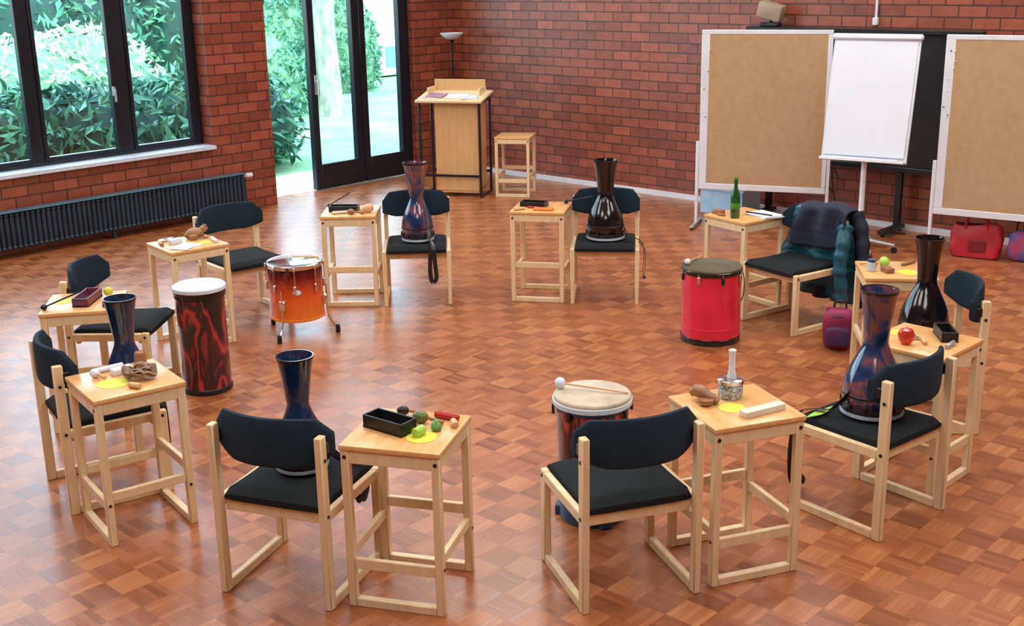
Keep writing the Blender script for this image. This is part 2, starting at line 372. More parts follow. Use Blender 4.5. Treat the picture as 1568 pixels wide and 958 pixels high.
# ---------------------------------------------------------------- furniture
def chair(x,y,deg):
    o=Ob('chair'); hw=.26; hd=.25
    for sx in (-1,1):
        X=sx*(hw-.016)
        o.box((.032,.045,.75),(X,-hd+.022,.375),PINE,bev=.004)      # back post
        o.box((.032,.045,.43),(X,hd-.022,.215),PINE,bev=.004)       # front leg
        o.box((.030,2*hd-.09,.042),(X,0,.021),PINE,bev=.004)         # floor runner
        o.box((.030,2*hd-.09,.045),(X,0,.405),PINE,bev=.004)         # seat rail
        for yy,zz in ((-hd+.022,.41),(hd-.022,.405),(-hd+.022,.65)):
            o.lathe([(.008,0),(.008,.003)],BLK,(sx*hw,yy,zz),(0,sx*math.pi/2,0),seg=10)
    o.box((2*hw-.06,.025,.05),(0,hd-.06,.385),PINE,bev=.003); o.box((2*hw-.06,.025,.05),(0,-hd+.06,.385),PINE,bev=.003)
    rings=[]
    for k in range(13):
        t=k/12; yy=-.215+.475*t; zc=.437-.010*math.sin(math.pi*t)-(.012 if k in(0,12) else 0)
        th=.03 if 0<k<12 else .014
        rings.append(sell(0,yy,zc,.226,th,'y',24,5))
    o.loft(rings,FAB)
    rings=[]
    for k in range(21):
        t=-1+2*k/20; xx=t*.262; yy=-.155-.10*(1-t*t)
        top=.80+.012*(1-abs(t)**3)-(.055*max(0,(abs(t)-.80)/.2)); bot=.61+.045*max(0,(abs(t)-.55)/.45)**1.5-.006
        hh=(top-bot)/2; zc=(top+bot)/2
        rings.append(sell(xx,yy,zc,.017,hh,'x',20,4))
    o.loft(rings,FABB)
    for sx in (-1,1): o.box((.03,.06,.05),(sx*(hw-.016),-.19,.69),BLK,bev=.004)
    return o.done((x,y,0),math.radians(deg))
def stool(x,y,deg,name='wooden_stool',k=1):
    o=Ob(name); h=.205
    for sx in (-1,1):
        for sy in (-1,1):
            o.box((.034,.034,.684),(sx*(h-.017),sy*(h-.017),.342),PINE,bev=.003)
            o.lathe([(.008,0),(.008,.003)],BLK,(sx*(h-.017),sy*h,.655),(-sy*math.pi/2,0,0),seg=10)
            o.lathe([(.007,0),(.007,.003)],BLK,(sx*h,sy*(h-.017),.20),(0,sx*math.pi/2,0),seg=10)
    for sy in (-1,1):
        o.box((2*h-.068,.026,.055),(0,sy*(h-.015),.655),PINE,bev=.003)
        o.box((2*h-.068,.034,.036),(0,sy*(h-.017),.018),PINE,bev=.003)
        o.box((2*h-.068,.024,.045),(0,sy*(h-.017),.19 if sy<0 else .29),PINE,bev=.003)
    for sx in (-1,1):
        o.box((.026,2*h-.068,.055),(sx*(h-.015),0,.655),PINE,bev=.003)
        o.box((.024,2*h-.068,.042),(sx*(h-.017),0,.235),PINE,bev=.003)
    o.box((2*h+.01,2*h+.01,.022),(0,0,.694),PINETOP,bev=.004,seg=2)
    return o.done((x,y,0),math.radians(deg),scale=(k,k,k))
TZ=.705
CH=[(-.91,4.55,-20),(.43,4.48,17.5),(1.66,5.08,38),(2.30,6.21,84),(2.00,8.06,123),(.73,8.85,174),(-.73,8.91,183),(-2.00,8.53,220),(-2.41,6.95,-92),(-2.06,5.50,-57)]
ST=[(-.435,4.42,-15.5),(.93,4.62,19),(2.00,5.45,44),(2.30,6.80,82),(1.72,8.46,124),(.24,8.90,168),(-1.225,8.88,180),(-2.22,7.88,219),(-2.43,6.43,-80),(-1.785,5.10,-54)]
for c in CH: chair(*c)
for s_ in ST: stool(*s_)
stool(.07,13.15,-12,k=.95)
def on(i,lx,ly,dz=0,tab=ST,z=TZ):
    x,y,d=tab[i]; a=math.radians(d)
    return (x+lx*math.cos(a)-ly*math.sin(a), y+lx*math.sin(a)+ly*math.cos(a), z+dz)
def ang(i,e=0): return math.radians(ST[i][2]+e)

# djembes (standing head-down on the seats)
def djembe(loc,m,strap=None,kr=1,kz=1,kf=1.05):
    o=Ob('djembe')
    def S(pr): return [(r*kr,z*kz) for r,z in pr]
    o.lathe(S([(.0,.0),(.128,.0),(.132,.008),(.132,.02)]),SILV,seg=40)
    o.lathe(S([(.1335,.004),(.1475,.006),(.1475,.022),(.1335,.024)]),SILV,seg=40)
    o.lathe(S([(.134,.020),(.145,.024),(.146,.04),(.143,.047),(.134,.05)]),BLK,seg=40)
    bowl=[(.134,.045),(.142,.07),(.145,.10),(.140,.14),(.128,.185),(.107,.235),(.082,.285),(.064,.325),(.058,.35),(.060,.38),(.066,.45),(.077,.53),(.088,.585),(.091,.60),(.086,.60),(.078,.57),(.060,.46),(.052,.36)]
    bowl=[((r*kr if z<.30 else r*(kr+(kf-kr)*min(1,(z-.30)/.1))),z*kz) for r,z in bowl]
    o.lathe(bowl,m,seg=48)
    o.lathe(S([(.145,.098),(.1462,.10),(.1462,.108),(.144,.11)]),BLK,seg=40)
    for k in range(12):
        a=2*math.pi*k/12; o.box((.010,.014,.035*kz),(.146*kr*math.cos(a),.146*kr*math.sin(a),.052*kz),BLK,rot=(0,0,a),bev=.002)
    f=kf/1.05
    o.lathe([(.0955*f,.59*kz),(.0965*f,.595*kz),(.0965*f,.603*kz),(.090*f,.603*kz)],BLKG,seg=40,caps=False)
    if strap: o.tube(strap,.0025,BLK,seg=8,w=.016,side=strap_side)
    return o.done(loc,0)
def catmull(P,n=6):
    P=[Vector(p) for p in P]; Q=[P[0]]+P+[P[-1]]; out=[]
    for i in range(1,len(Q)-2):
        for k in range(n):
            t=k/n; a,b,c,d=Q[i-1:i+3]
            out.append(.5*((2*b)+(c-a)*t+(2*a-5*b+4*c-d)*t*t+(3*b-a-3*c+d)*t**3))
    out.append(P[-1]); return out
SZ=.468
strap_side=(1,0,0)
def dj(i,lx,ly,m,strap=None,kr=1,kz=1,kf=1.05):
    p=on(i,lx,ly,0,CH,SZ)
    pts=None
    if strap:
        a=math.radians(CH[i][2]); w=[]
        for q in strap:
            W=on(i,q[0],q[1],q[2],CH,0); w.append((W[0]-p[0],W[1]-p[1],W[2]-p[2]))
        pts=catmull(w)
    return djembe(p,m,pts,kr,kz,kf)
strap_side=(.9,.3,0)
dj(0,-.02,.07,BLUM,[(.07,.09,.60),(.12,.10,.53),(.17,.14,.485),(.19,.20,.482),(.17,.29,.44),(.16,.295,.30),(.13,.295,.22),(.10,.295,.30)],.76,.82,.86)
dj(2,.03,.03,MARB,[(-.09,.05,.60),(-.14,.12,.50),(-.17,.20,.482),(-.18,.28,.44),(-.17,.30,.30),(-.12,.32,.12),(-.06,.33,.04),(-.14,.33,.06),(-.19,.31,.22),(-.20,.29,.40)],.98,.98,.95)
dj(3,-.02,.03,BLKG,[(-.12,-.05,.60),(-.17,0,.50),(-.17,.12,.482),(-.18,.27,.44),(-.18,.285,.30)],.93,.95,.86)
strap_side=(0.2,1,0)
dj(5,.0,.02,BLKG,[(-.12,.05,.62),(-.18,.10,.51),(-.24,.12,.485),(-.285,.14,.45),(-.295,.15,.36),(-.29,.16,.24),(-.30,.21,.20),(-.305,.23,.28),(-.30,.22,.42),(-.25,.20,.482)])
strap_side=(1,.1,0)
dj(6,-.01,.02,MARB,[(-.08,.08,.62),(-.10,.15,.51),(-.12,.22,.482),(-.13,.28,.45),(-.14,.29,.32),(-.145,.29,.22),(-.11,.29,.20),(-.10,.29,.30),(-.11,.285,.44)],.85,1)
strap_side=(.3,1,0)
dj(9,.10,.125,BLUM,[(.10,.20,.55),(.10,.23,.50),(.10,.27,.47),(.10,.29,.38),(.11,.29,.22),(.07,.29,.20),(.06,.28,.42)],.78,.86,.86)

# free-standing drums
o=Ob('tubano_hand_drum')   # tall tube drum, white head
o.lathe([(.148,.0),(.152,.01),(.152,.03),(.148,.035)],BLK,seg=40)
o.lathe([(.146,.03),(.146,.63)],FLAME,seg=40)
o.lathe([(.150,.60),(.156,.605),(.156,.645),(.150,.65)],BLKG,seg=40)
o.lathe([(.151,.64),(.160,.645),(.160,.665),(.152,.672),(.0,.674)],SKINW,seg=40)
o.done((-1.90,6.90,0),0)
o=Ob('tubano_hand_drum')   # near one with natural skin
o.lathe([(.15,.0),(.155,.01),(.155,.07),(.148,.08)],BLUEP,seg=40)
o.lathe([(.148,.07),(.160,.3),(.168,.56)],FLAME,seg=40)
o.lathe([(.168,.55),(.176,.555),(.176,.575),(.170,.58)],BLUEP,seg=40)
o.lathe([(.172,.575),(.180,.58),(.180,.60),(.176,.608),(.170,.611),(.0,.612)],SKIN,seg=48)
o.lathe([(.1795,.566),(.184,.569),(.184,.590),(.1795,.593)],SKINW,seg=48)
for k in range(8):
    a=2*math.pi*k/8; o.box((.012,.02,.05),(.182*math.cos(a),.182*math.sin(a),.545),BLK,rot=(0,0,a),bev=.002)
for k in range(3):
    a=2*math.pi*k/3+.5; o.box((.05,.06,.05),(.15*math.cos(a),.15*math.sin(a),.025),BLUEP,rot=(0,0,a),bev=.006)
o.done((.36,5.06,0),math.radians(140))
o=Ob('surdo_drum')
o.lathe([(.200,.0),(.205,.008),(.205,.04),(.198,.045)],BLKG,seg=48)
o.lathe([(.200,.03),(.200,.50)],RED,seg=48)
o.lathe([(.1995,.10),(.202,.102),(.202,.112),(.1995,.114)],RED,seg=48)
o.lathe([(.199,.475),(.207,.48),(.207,.505),(.200,.51)],BLKG,seg=48)
o.lathe([(.198,.505),(.204,.508),(.202,.518),(.193,.512),(.0,.512)],SKIND,seg=48)
for k in range(8):
    a=2*math.pi*k/8+.2; o.box((.012,.022,.05),(.208*math.cos(a),.208*math.sin(a),.455),CHROME if k%2 else BLK,rot=(0,0,a),bev=.003)
    o.tube([(.210*math.cos(a),.210*math.sin(a),.43),(.210*math.cos(a),.210*math.sin(a),.50)],.004,CHROME,seg=6)
o.tube(catmull([(.205,.03,.49),(.23,.035,.40),(.225,.03,.30),(.205,.025,.25)]),.003,BLK,w=.012,side=(0,1,0))
o.done((1.36,7.72,0),0)
o=Ob('floor_tom_drum')
o.lathe([(.186,.12),(.192,.13),(.192,.50),(.186,.51)],FADE,seg=48)
o.lathe([(.193,.125),(.198,.127),(.198,.140),(.193,.142)],ORNG,seg=48)
o.lathe([(.191,.495),(.199,.497),(.199,.522),(.191,.526)],CHROME,seg=48)
o.lathe([(.192,.50),(.190,.530),(.183,.524)],WHT,seg=48,caps=False)
o.lathe([(.185,.518),(.0,.521)],mat('drum_head_black',(.02,.02,.022),scale=5,rough=.5),seg=48,caps=False)
for k in range(8):
    a=2*math.pi*k/8+.15; c,s_=math.cos(a),math.sin(a)
    o.box((.016,.018,.06),(.200*c,.200*s_,.36),CHROME,rot=(0,0,a),bev=.004); o.tube([(.202*c,.202*s_,.38),(.202*c,.202*s_,.51)],.004,CHROME,seg=6); o.box((.018,.02,.03),(.200*c,.200*s_,.505),CHROME,rot=(0,0,a),bev=.003)
a=math.radians(-78); o.lathe([(.03,0),(.03,.004)],WHT,(.191*math.cos(a),.191*math.sin(a),.34),(0,math.pi/2,a),seg=20,sc=(.6,1,1))
for a in (math.radians(-108),math.radians(-5),math.radians(140)):
    c,s_=math.cos(a),math.sin(a)
    o.box((.03,.04,.07),(.205*c,.205*s_,.25),CHROME,rot=(0,0,a),bev=.005)
    o.tube(catmull([(.218*c,.218*s_,.36),(.218*c,.218*s_,.16),(.235*c,.235*s_,.10),(.28*c,.28*s_,.03)]),.0065,CHROME)
    o.lathe([(.014,0),(.017,.01),(.016,.05),(.010,.06)],BLK,(.285*c,.285*s_,.0),seg=12)
o.done((-1.53,8.05,0),0)

def mallet(loc,rz,L=.3,r=.022,ballm=WHT,stick=WOODL,name='drum_mallet',tilt=0,rs=.005):
    o=Ob(name); o.tube([(0,0,r),(L*math.cos(tilt),0,r+L*math.sin(tilt)-(r-rs if tilt==0 else 0))],rs,stick); o.ball(r,(0,0,r),ballm); return o.done(loc,rz)
mallet((.215,5.12,.613),math.radians(-17),.32,.026)
mallet((1.20,7.76,.514),math.radians(60),.26,.022)
mallet((-1.57,8.11,.523),math.radians(10),.2,.018)

# ---------------------------------------------------------------- table-top objects
def tray_box(i,lx,ly,e,sx=.20,sy=.12,h=.045,m=BLK,name='wooden_tray_box'):
    o=Ob(name); t=.008
    o.box((sx,sy,t),(0,0,t/2),m); 
    for s_ in (-1,1):
        o.box((sx,t,h),(0,s_*(sy/2-t/2),h/2),m,bev=.002); o.box((t,sy-2*t,h),(s_*(sx/2-t/2),0,h/2),m,bev=.002)
    return o.done(on(i,lx,ly),ang(i,e))
def disc(i,lx,ly,r=.06):
    o=Ob('yellow_paper_circle'); o.lathe([(r,0),(r,.0012)],YEL,seg=40); return o.done(on(i,lx,ly,.0005),0)
def maraca(i,lx,ly,e,m=GREENP,L=.11,r=.03,h=WOODM,dz=0):
    o=Ob('maraca'); o.ball(r,(0,0,r),m,sc=(1.35,1,1)); o.tube([(r*1.2,0,r),(r*1.2+L,0,.012)],[.007,.010],h); return o.done(on(i,lx,ly,dz),ang(i,e))
def stick(i,lx,ly,e,L=.16,r=.010,m=WOODL,name='clave_stick',dz=0):
    o=Ob(name); o.lathe([(r*.8,0),(r,.003),(r,L-.003),(r*.8,L)],m,(0,0,r),(0,math.pi/2,0),seg=12); return o.done(on(i,lx,ly,dz),ang(i,e))
def block(i,lx,ly,e,sz,m,name):
    o=Ob(name); o.box(sz,(0,0,sz[2]/2),m,bev=.004,seg=2); return o.done(on(i,lx,ly),ang(i,e))
# stool 0
tray_box(0,-.07,-.005,-22,.21,.095,.055); disc(0,.085,-.06,.062)
o=Ob('green_mallet_head'); o.lathe([(.016,0),(.020,.004),(.020,.05),(.016,.054)],LIME,(0,0,.020),(0,math.pi/2,0),seg=16); o.done(on(0,.062,-.075),ang(0,70))
maraca(0,.03,.085,-5,mat('olive_green',(.14,.19,.04),scale=9,rough=.3),.07,.026); maraca(0,-.07,.15,10,BLK,.05,.02)
stick(0,.07,.155,-12,.11,.014,REDG,'shaker_tube'); stick(0,.165,.10,-60,.05,.014,WOODL)
o=Ob('bell_cup'); o.lathe([(.012,0),(.02,.004),(.024,.02),(.012,.04),(.004,.045)],GREENP); o.done(on(0,.12,.02),0)
# stool 1
o=Ob('small_tin_drum'); CHECK=rampmat('silver_pattern',[(.42,(.5,.55,.62)),(.5,(.05,.06,.08)),(.58,(.6,.64,.7))],scale=60,rough=.3,coat=.3,distort=.2)
o.lathe([(.050,0),(.053,.004),(.053,.064),(.05,.068)],CHECK,seg=36); o.lathe([(.052,.064),(.056,.066),(.056,.082),(.052,.084)],CHROME,seg=36); o.lathe([(.052,.082),(0,.084)],PAPER,seg=36,caps=False); o.done(on(1,.03,.10),0)
o=Ob('hand_bell_shaker'); o.lathe([(.018,0),(.020,.01),(.015,.03),(.013,.06),(.014,.11),(.017,.125),(.0,.132)],PAPER,seg=20); o.done(on(1,.035,.10,.085),0)
o=Ob('wooden_fish_rattle'); o.tube(catmull([(-.07,0,.03),(-.03,0,.045),(.02,.0,.03),(.06,.01,.012)]),[.006]+[.02]*3+[.028]*6+[.022]*5+[.016]*3+[.006],WOODM,seg=12)
o.ball(.012,(-.05,0,.058),WOODM); o.lathe([(.015,0),(.03,.01),(.035,.03)],WOODM,(.02,-.03,0)); o.done(on(1,-.10,.08),ang(1,-60))
block(1,.06,-.115,10,(.21,.05,.028),mat('cream_paint',(.85,.80,.66),scale=6,rough=.5),'wood_block_bar'); disc(1,-.03,-.02,.055)
# stool 2
o=Ob('apple'); o.lathe([(.001,.012),(.018,.0),(.036,.022),(.041,.05),(.030,.074),(.012,.078),(.001,.068)],mat('apple_red',(.70,.02,.02),(.55,.05,.02),scale=20,rough=.2,coat=.4),seg=24); o.tube([(0,0,.068),(.004,0,.09)],.002,WOODM); o.done(on(2,-.115,.03),0)
tray_box(2,.11,-.06,40,.17,.08,.05); disc(2,.03,.13,.055); 
stick(2,-.07,-.05,40,.10,.010,WOODL); stick(2,-.01,.02,130,.06,.012,CHROME,'metal_clamp'); stick(2,-.06,-.15,5,.09,.012,GREY,'metal_shaker')
# stool 3
o=Ob('small_glass_jar'); o.lathe([(.022,0),(.026,.004),(.026,.05),(.02,.06)],CLEAR); o.lathe([(.024,.058),(.024,.072)],BLUEP); o.done(on(3,-.04,.15),0)
maraca(3,.06,.06,0,LIME,.07,.032); disc(3,-.06,-.06,.06); maraca(3,.05,.13,60,ORNG,.05,.024,WOODL)
stick(3,.09,-.05,-45,.13,.010,WOODM); block(3,-.06,.06,20,(.08,.05,.03),WOODM,'wood_block')
# stool 4
o=Ob('glass_bottle'); o.lathe([(.03,0),(.035,.006),(.035,.15),(.031,.175),(.016,.215),(.0135,.23),(.0135,.265),(.016,.268),(.016,.28),(.013,.285)],BOTTLE,seg=28); o.lathe([(.0355,.07),(.0358,.072),(.0358,.11),(.0355,.112)],GREENP,seg=28,caps=False); o.lathe([(.015,.283),(.015,.296),(.0,.297)],GREENP,seg=16); o.done(on(4,-.03,.13),0)
o=Ob('drinking_glass'); o.lathe([(.022,0),(.024,.003),(.031,.085),(.029,.085),(.022,.008)],CLEAR,seg=24); o.done(on(4,.06,.05),0)
o=Ob('music_notebook'); o.box((.18,.24,.008),(0,0,.004),PAPER,bev=.001); o.box((.17,.23,.006),(.005,.0,.012),PAPER,rot=(0,0,.12)); o.box((.006,.22,.010),(.05,.0,.02),BLK,rot=(0,0,.4)); o.done(on(4,-.11,-.09),ang(4,80))
block(4,.15,.12,10,(.08,.06,.03),WOODM,'wood_block'); stick(4,.05,.15,20,.06,.010,WOODM)
# stool 5
tray_box(5,.06,-.02,170,.20,.10,.04); mallet(on(5,-.17,-.14),ang(5,160),.24,.018,BLK,BLK,'drum_mallet',.25)
block(5,-.04,.13,0,(.15,.07,.018),ORNG,'orange_songbook'); stick(5,.11,.12,40,.09,.012,WOODL); stick(5,.0,.075,-10,.1,.008,REDG)
# stool 6
tray_box(6,.05,.0,175,.22,.10,.045); 
o=Ob('conch_shell'); 
o.tube(catmull([(-.05,0,.03),(-.02,.0,.035),(.02,0,.03),(.055,0,.015)]),[.004]+[.02]*3+[.032]*6+[.028]*4+[.02]*3+[.012,.004],WOODL,seg=14); o.done(on(6,-.135,.08),ang(6,20))
maraca(6,-.02,.14,180,WOODM,.07,.022); maraca(6,-.13,-.04,60,BLK,.04,.02); mallet(on(6,.19,-.16),ang(6,205),.20,.015,BLK,BLK,'drum_mallet',.45)
stick(6,.0,.09,15,.13,.012,mat('cream_stick',(.8,.72,.55),scale=9),'clave_stick')
# stool 7
o=Ob('wooden_frog_figure'); o.ball(.04,(0,0,.04),WOODM,sc=(1.6,1,.95)); o.ball(.026,(.065,0,.062),WOODM,sc=(1.2,1,.9)); 
for a in (-1,1):
    o.ball(.008,(.075,a*.015,.085),WOODM); o.ball(.022,(-.03,a*.04,.022),WOODM,sc=(1.5,.7,1)); o.tube([(.04,a*.03,.04),(.05,a*.04,.006),(.075,a*.042,.006)],.009,WOODM)
o.done(on(7,-.10,-.09),ang(7,180))
o=Ob('sheet_music'); o.box((.19,.14,.003),(0,0,.0015),PAPER); o.box((.19,.13,.003),(.01,.01,.005),PAPER,rot=(0,0,.3)); o.done(on(7,.06,.09),ang(7,20))
stick(7,.03,-.16,10,.12,.012,CHROME,'metal_shaker'); stick(7,.16,-.09,80,.08,.012,WOODM); block(7,.07,-.04,10,(.09,.05,.035),WHT,'white_block')
stick(7,-.17,.02,80,.12,.013,WHT,'clave_stick'); disc(7,-.10,.06,.045)
# stool 8
tray_box(8,-.0,.02,-10,.24,.09,.05,m=mat('dark_red_blue',(.04,.10,.20),(.22,.02,.03),scale=5,rough=.4)); 
o=Ob('egg_shaker'); o.ball(.026,(0,0,.026),mat('yellow_green',(.65,.72,.05),scale=6,rough=.3),sc=(1,1,1)); o.done(on(8,-.10,.12),0)
mallet(on(8,.13,-.19),ang(8,95),.20,.018,BLK,BLK,'drum_mallet',.35); stick(8,.05,.12,10,.11,.014,BLK,'shaker_tube'); disc(8,-.03,-.12,.05)
# stool 9
o=Ob('leather_bell_belt')
rs=random.Random(5)
for k in range(9):
    a=rs.random()*6.28; R=.02+.05*rs.random(); p=[]
    for q in range(7):
        b=a+q*.55; p.append((math.cos(b)*(R+.015*rs.random()),math.sin(b)*(R+.015*rs.random())*.8,.020+.04*rs.random()))
    o.tube(catmull(p,4),.006,BROWNC,seg=6,w=.016)
o.done(on(9,.04,.06),0)
disc(9,.03,-.065,.07)
o=Ob('wooden_cup'); o.lathe([(.022,0),(.026,.005),(.028,.06),(.024,.075),(.02,.07)],WOODM); o.done(on(9,-.12,.12),0)
stick(9,-.17,.05,-85,.15,.013,WHT,'clave_stick'); block(9,-.09,.02,10,(.05,.10,.03),PAPER,'wood_block'); maraca(9,-.11,-.10,20,PAPER,.05,.02,WOODL)
stick(9,.13,-.02,30,.06,.014,WOODL)
o=Ob('green_shaker_leaf'); o.loft([sell(x,0,.004+.03*abs(x),.022*math.sin(math.pi*min(max((x+.1)/.2,.05),.95)),.003,'x',12,2) for x in np.linspace(-.1,.1,9)],LIME); o.done(on(2,-.17,.17,.0,CH,.468),math.radians(40))

# ---------------------------------------------------------------- boards
def pinboard(x0,y0,deg,w=1.2,z0=.37,z1=1.88):
    o=Ob('pinboard'); F_=.058
    o.box((w-.06,.010,z1-z0-.06),(w/2,-.008,(z0+z1)/2),KRAFT)
    o.box((w-.05,.010,z1-z0-.05),(w/2,.006,(z0+z1)/2),WHT)
    for z in (z0+F_/2,z1-F_*.35): 
        f=F_ if z<1 else F_*.7
        o.box((w,.035,f),(w/2,0,z),WHT,bev=.004)
    for x in (F_*.65,w-F_*.35): 
        f=F_*1.3 if x<.5 else F_*.7
        o.box((f,.035,z1-z0-1.7*F_),(x,0,(z0+z1)/2+.15*F_),WHT,bev=.004)
    for x in (.0,w):
        xx=x+(-.018 if x==0 else .018)
        o.box((.03,.03,.80),(xx,0,.43),WHT,bev=.004)
        o.box((.035,.46,.025),(xx,0,.028),GREY,bev=.006)
        for s_ in (-1,1): o.lathe([(.015,0),(.018,.004),(.018,.016)],BLK,(xx,s_*.21,0),seg=12)
    rs=random.Random(int(x0*10))
    for k in range(9):
        o.ball(.006,(.02+rs.random()*.07,-.019,z0+.1+rs.random()*1.3),BLK if k%3==0 else WHT,seg=8)
    return o.done((x0,y0,0),math.radians(deg))
pinboard(1.84,11.32,-20); pinboard(3.65,9.95,-33)
o=Ob('flipchart_easel')
LE=math.radians(-12)
T=Matrix.Translation((0,0,.81))@Euler((LE,0,0)).to_matrix().to_4x4()
def tb(sz,loc,m,bev=.003):
    l=T@Vector(loc); o.box(sz,l,m,rot=(LE,0,0),bev=bev)
tb((.74,.02,1.05),(0,0,.52),WHT); tb((.70,.014,.98),(0,-.018,.53),PAPER); tb((.77,.05,.05),(0,-.015,1.06),WHT,.012); tb((.73,.07,.018),(0,-.045,.0),GREY); tb((.6,.01,.012),(0,-.05,.02),WHT)
tb((.73,.008,.025),(0,-.08,.005),WHT)
o.tube([(0,.03,.10),(0,.05,.9)],.024,WHT,seg=14); o.tube([(0,.05,.85),(0,.12,1.2)],.017,GREY,seg=12)
for k in range(5):
    a=2*math.pi*k/5+.3; c,s_=math.cos(a),math.sin(a)
    o.tube([(.02*c,.03+.02*s_,.12),(.18*c,.03+.18*s_,.09),(.30*c,.03+.30*s_,.07)],[.022,.018,.013],WHT if k%2 else GREY)
    o.lathe([(.024,-.012),(.027,-.008),(.027,.008),(.024,.012)],BLK,(.30*c,.03+.30*s_,.027),(math.pi/2,0,a),seg=16)
    o.tube([(.3*c,.03+.3*s_,.07),(.3*c,.03+.3*s_,.03)],.007,GREY)
o.done((3.06,10.10,0),math.radians(-33))
o=Ob('mobile_blackboard')
o.box((2.33,.03,1.22),(-5.22,10.46,1.22),BLK,bev=.005)
o.box((2.36,.10,.04),(-5.22,10.44,1.85),BLK,bev=.005); o.box((2.33,.06,.05),(-5.22,10.43,.60),BLKM,bev=.005)
for x in (-6.1,-4.72):
    o.box((.06,.05,.60),(x,10.46,.32),BLK,bev=.004); o.box((.08,.42,.04),(x,10.35,.045),BLK,bev=.006)
    for s_ in (-.18,.18): o.lathe([(.024,-.012),(.026,0),(.024,.012)],BLK,(x,10.35+s_,.026),(0,math.pi/2,0),seg=14)
o.done((0,0,0),RA)
o=Ob('desk_speaker'); o.box((.24,.14,.15),(-6.15,10.44,2.02),mat('beige_box',(.45,.36,.26),scale=6,rough=.5),rot=(.12,.25,.2),bev=.01,seg=2); o.box((.20,.09,.04),(-6.15,10.44,1.891),BLK,bev=.01); o.tube([(-6.15,10.44,1.90),(-6.15,10.44,1.97)],.012,BLK); o.done((0,0,0),RA)
o=Ob('cable_conduit'); o.box((.025,.02,2.6),(-5.12,10.585,3.2),WHT,bev=.004); o.box((.05,.04,.07),(-5.12,10.575,1.93),WHT,bev=.006); o.done((0,0,0),RA)
o=Ob('plastic_storage_box'); 
for sz,l in (((.50,.34,.02),(0,0,.03)),((.50,.01,.24),(0,.165,.15)),((.50,.01,.24),(0,-.165,.15)),((.01,.34,.24),(.245,0,.15)),((.01,.34,.24),(-.245,0,.15)),((.53,.37,.03),(0,0,.28)),((.46,.30,.02),(0,0,.01))): o.box(sz,l,LTBLUE,bev=.004)
o.done((2.25,11.83,0),RA)
o=Ob('power_cable'); o.tube(catmull([(2.97,10.98,.62),(3.0,10.95,.45),(3.06,10.93,.38),(3.10,10.98,.52),(3.04,11.0,.6),(3.12,11.02,.2),(3.3,11.05,.01),(3.7,10.75,.008)]),.006,BLK,seg=6); o.done()

# lectern
o=Ob('lectern'); W=.72; D=.42
for sx in (-1,1):
    for sy in (-1,1):
        o.box((.025,.025,1.08),(sx*(W/2-.0125),sy*(D/2-.0125),.54),BLKM,bev=.003)
    o.box((.025,D-.05,.025),(sx*(W/2-.0125),0,.0125),BLKM); o.box((.025,D-.05,.025),(sx*(W/2-.0125),0,1.06),BLKM)
o.box((W-.05,.025,.025),(0,-D/2+.0125,.24),BLKM); o.box((W-.05,.025,.025),(0,D/2-.0125,.24),BLKM); o.box((W-.05,.025,.025),(0,-D/2+.0125,1.06),BLKM)
LW=mat('lectern_panel',(.72,.44,.20),(.66,.38,.16),scale=4,stretch=(5,5,1),rough=.4)
o.box((.50,.02,1.0),(.06,-.14,.54),LW,bev=.003); o.box((.02,.30,1.0),(-.18,.01,.54),LW,bev=.003); o.box((.02,.30,1.0),(.30,.01,.54),LW,bev=.003); o.box((.50,.32,.02),(.06,0,.08),LW)
o.box((W+.05,D+.06,.025),(0,-.01,1.10),PINE,rot=(math.radians(9),0,0),bev=.003)
o.box((.60,.02,.16),(0,D/2+.0,1.19),LW,bev=.003)
for sx in (-1,1): o.box((.02,.25,.08),(sx*.30,D/2-.12,1.155),PINE,bev=.003)
o.box((.24,.17,.004),(.05,-.06,1.108),PAPER,rot=(math.radians(9),0,.1)); o.box((.22,.16,.006),(-.2,-.04,1.115),mat('photo_print',(.25,.3,.5),(.6,.2,.3),scale=20,rough=.4),rot=(math.radians(9),0,-.2)); o.box((.20,.14,.004),(.20,-.1,1.103),mat('card_mix',(.5,.6,.8),(.8,.8,.82),scale=30),rot=(math.radians(9),0,.5))
o.lathe([(.02,0),(.02,.03)],WHT,(-.31,-.15,1.09)); o.lathe([(.02,0),(.02,.03)],WHT,(.31,-.15,1.09))
o.done((-.60,13.25,0),math.radians(-16))
# floor lamp
o=Ob('floor_lamp'); o.lathe([(.14,0),(.145,.01),(.14,.025),(.03,.04),(.014,.06)],BLKM,seg=32); o.tube([(0,0,.05),(0,0,1.62)],.012,BLKM,seg=12)
o.lathe([(.012,1.60),(.03,1.63),(.07,1.66)],BLKM,seg=28,caps=False)
o.lathe([(.05,1.645),(.10,1.67),(.135,1.705),(.142,1.722),(.132,1.718),(.08,1.68),(.0,1.67)],mat('frosted_glass',(.75,.90,1.0),scale=4,rough=.3),seg=32)
o.done((-.67,14.55,0),0)

# ---------------------------------------------------------------- bags & jackets
def lump(o,M_,cx,cy,cz,rx,ry,rz,p=3,seed=0,amp=.06):
    rs=random.Random(seed); rings=[]
    ph=[rs.random()*6 for _ in range(6)]
    for k in range(15):
        t=-math.pi/2+math.pi*k/14; c=abs(math.cos(t))**(2/p); z=math.copysign(abs(math.sin(t))**(2/p),math.sin(t)); ring=[]
        for j in range(28):
            a=2*math.pi*j/28; ca,sa=math.cos(a),math.sin(a)
            q=1+amp*(math.sin(3*a+ph[0]+z*2)+.6*math.sin(7*a+ph[1]+3*z)+.5*math.sin(5*z*2+ph[2]))
            ring.append((cx+rx*max(c,.02)*math.copysign(abs(ca)**(2/p),ca)*q,cy+ry*max(c,.02)*math.copysign(abs(sa)**(2/p),sa)*q,cz+rz*z))
        rings.append(ring)
    o.loft(rings,M_)
o=Ob('handbag')
rings=[]
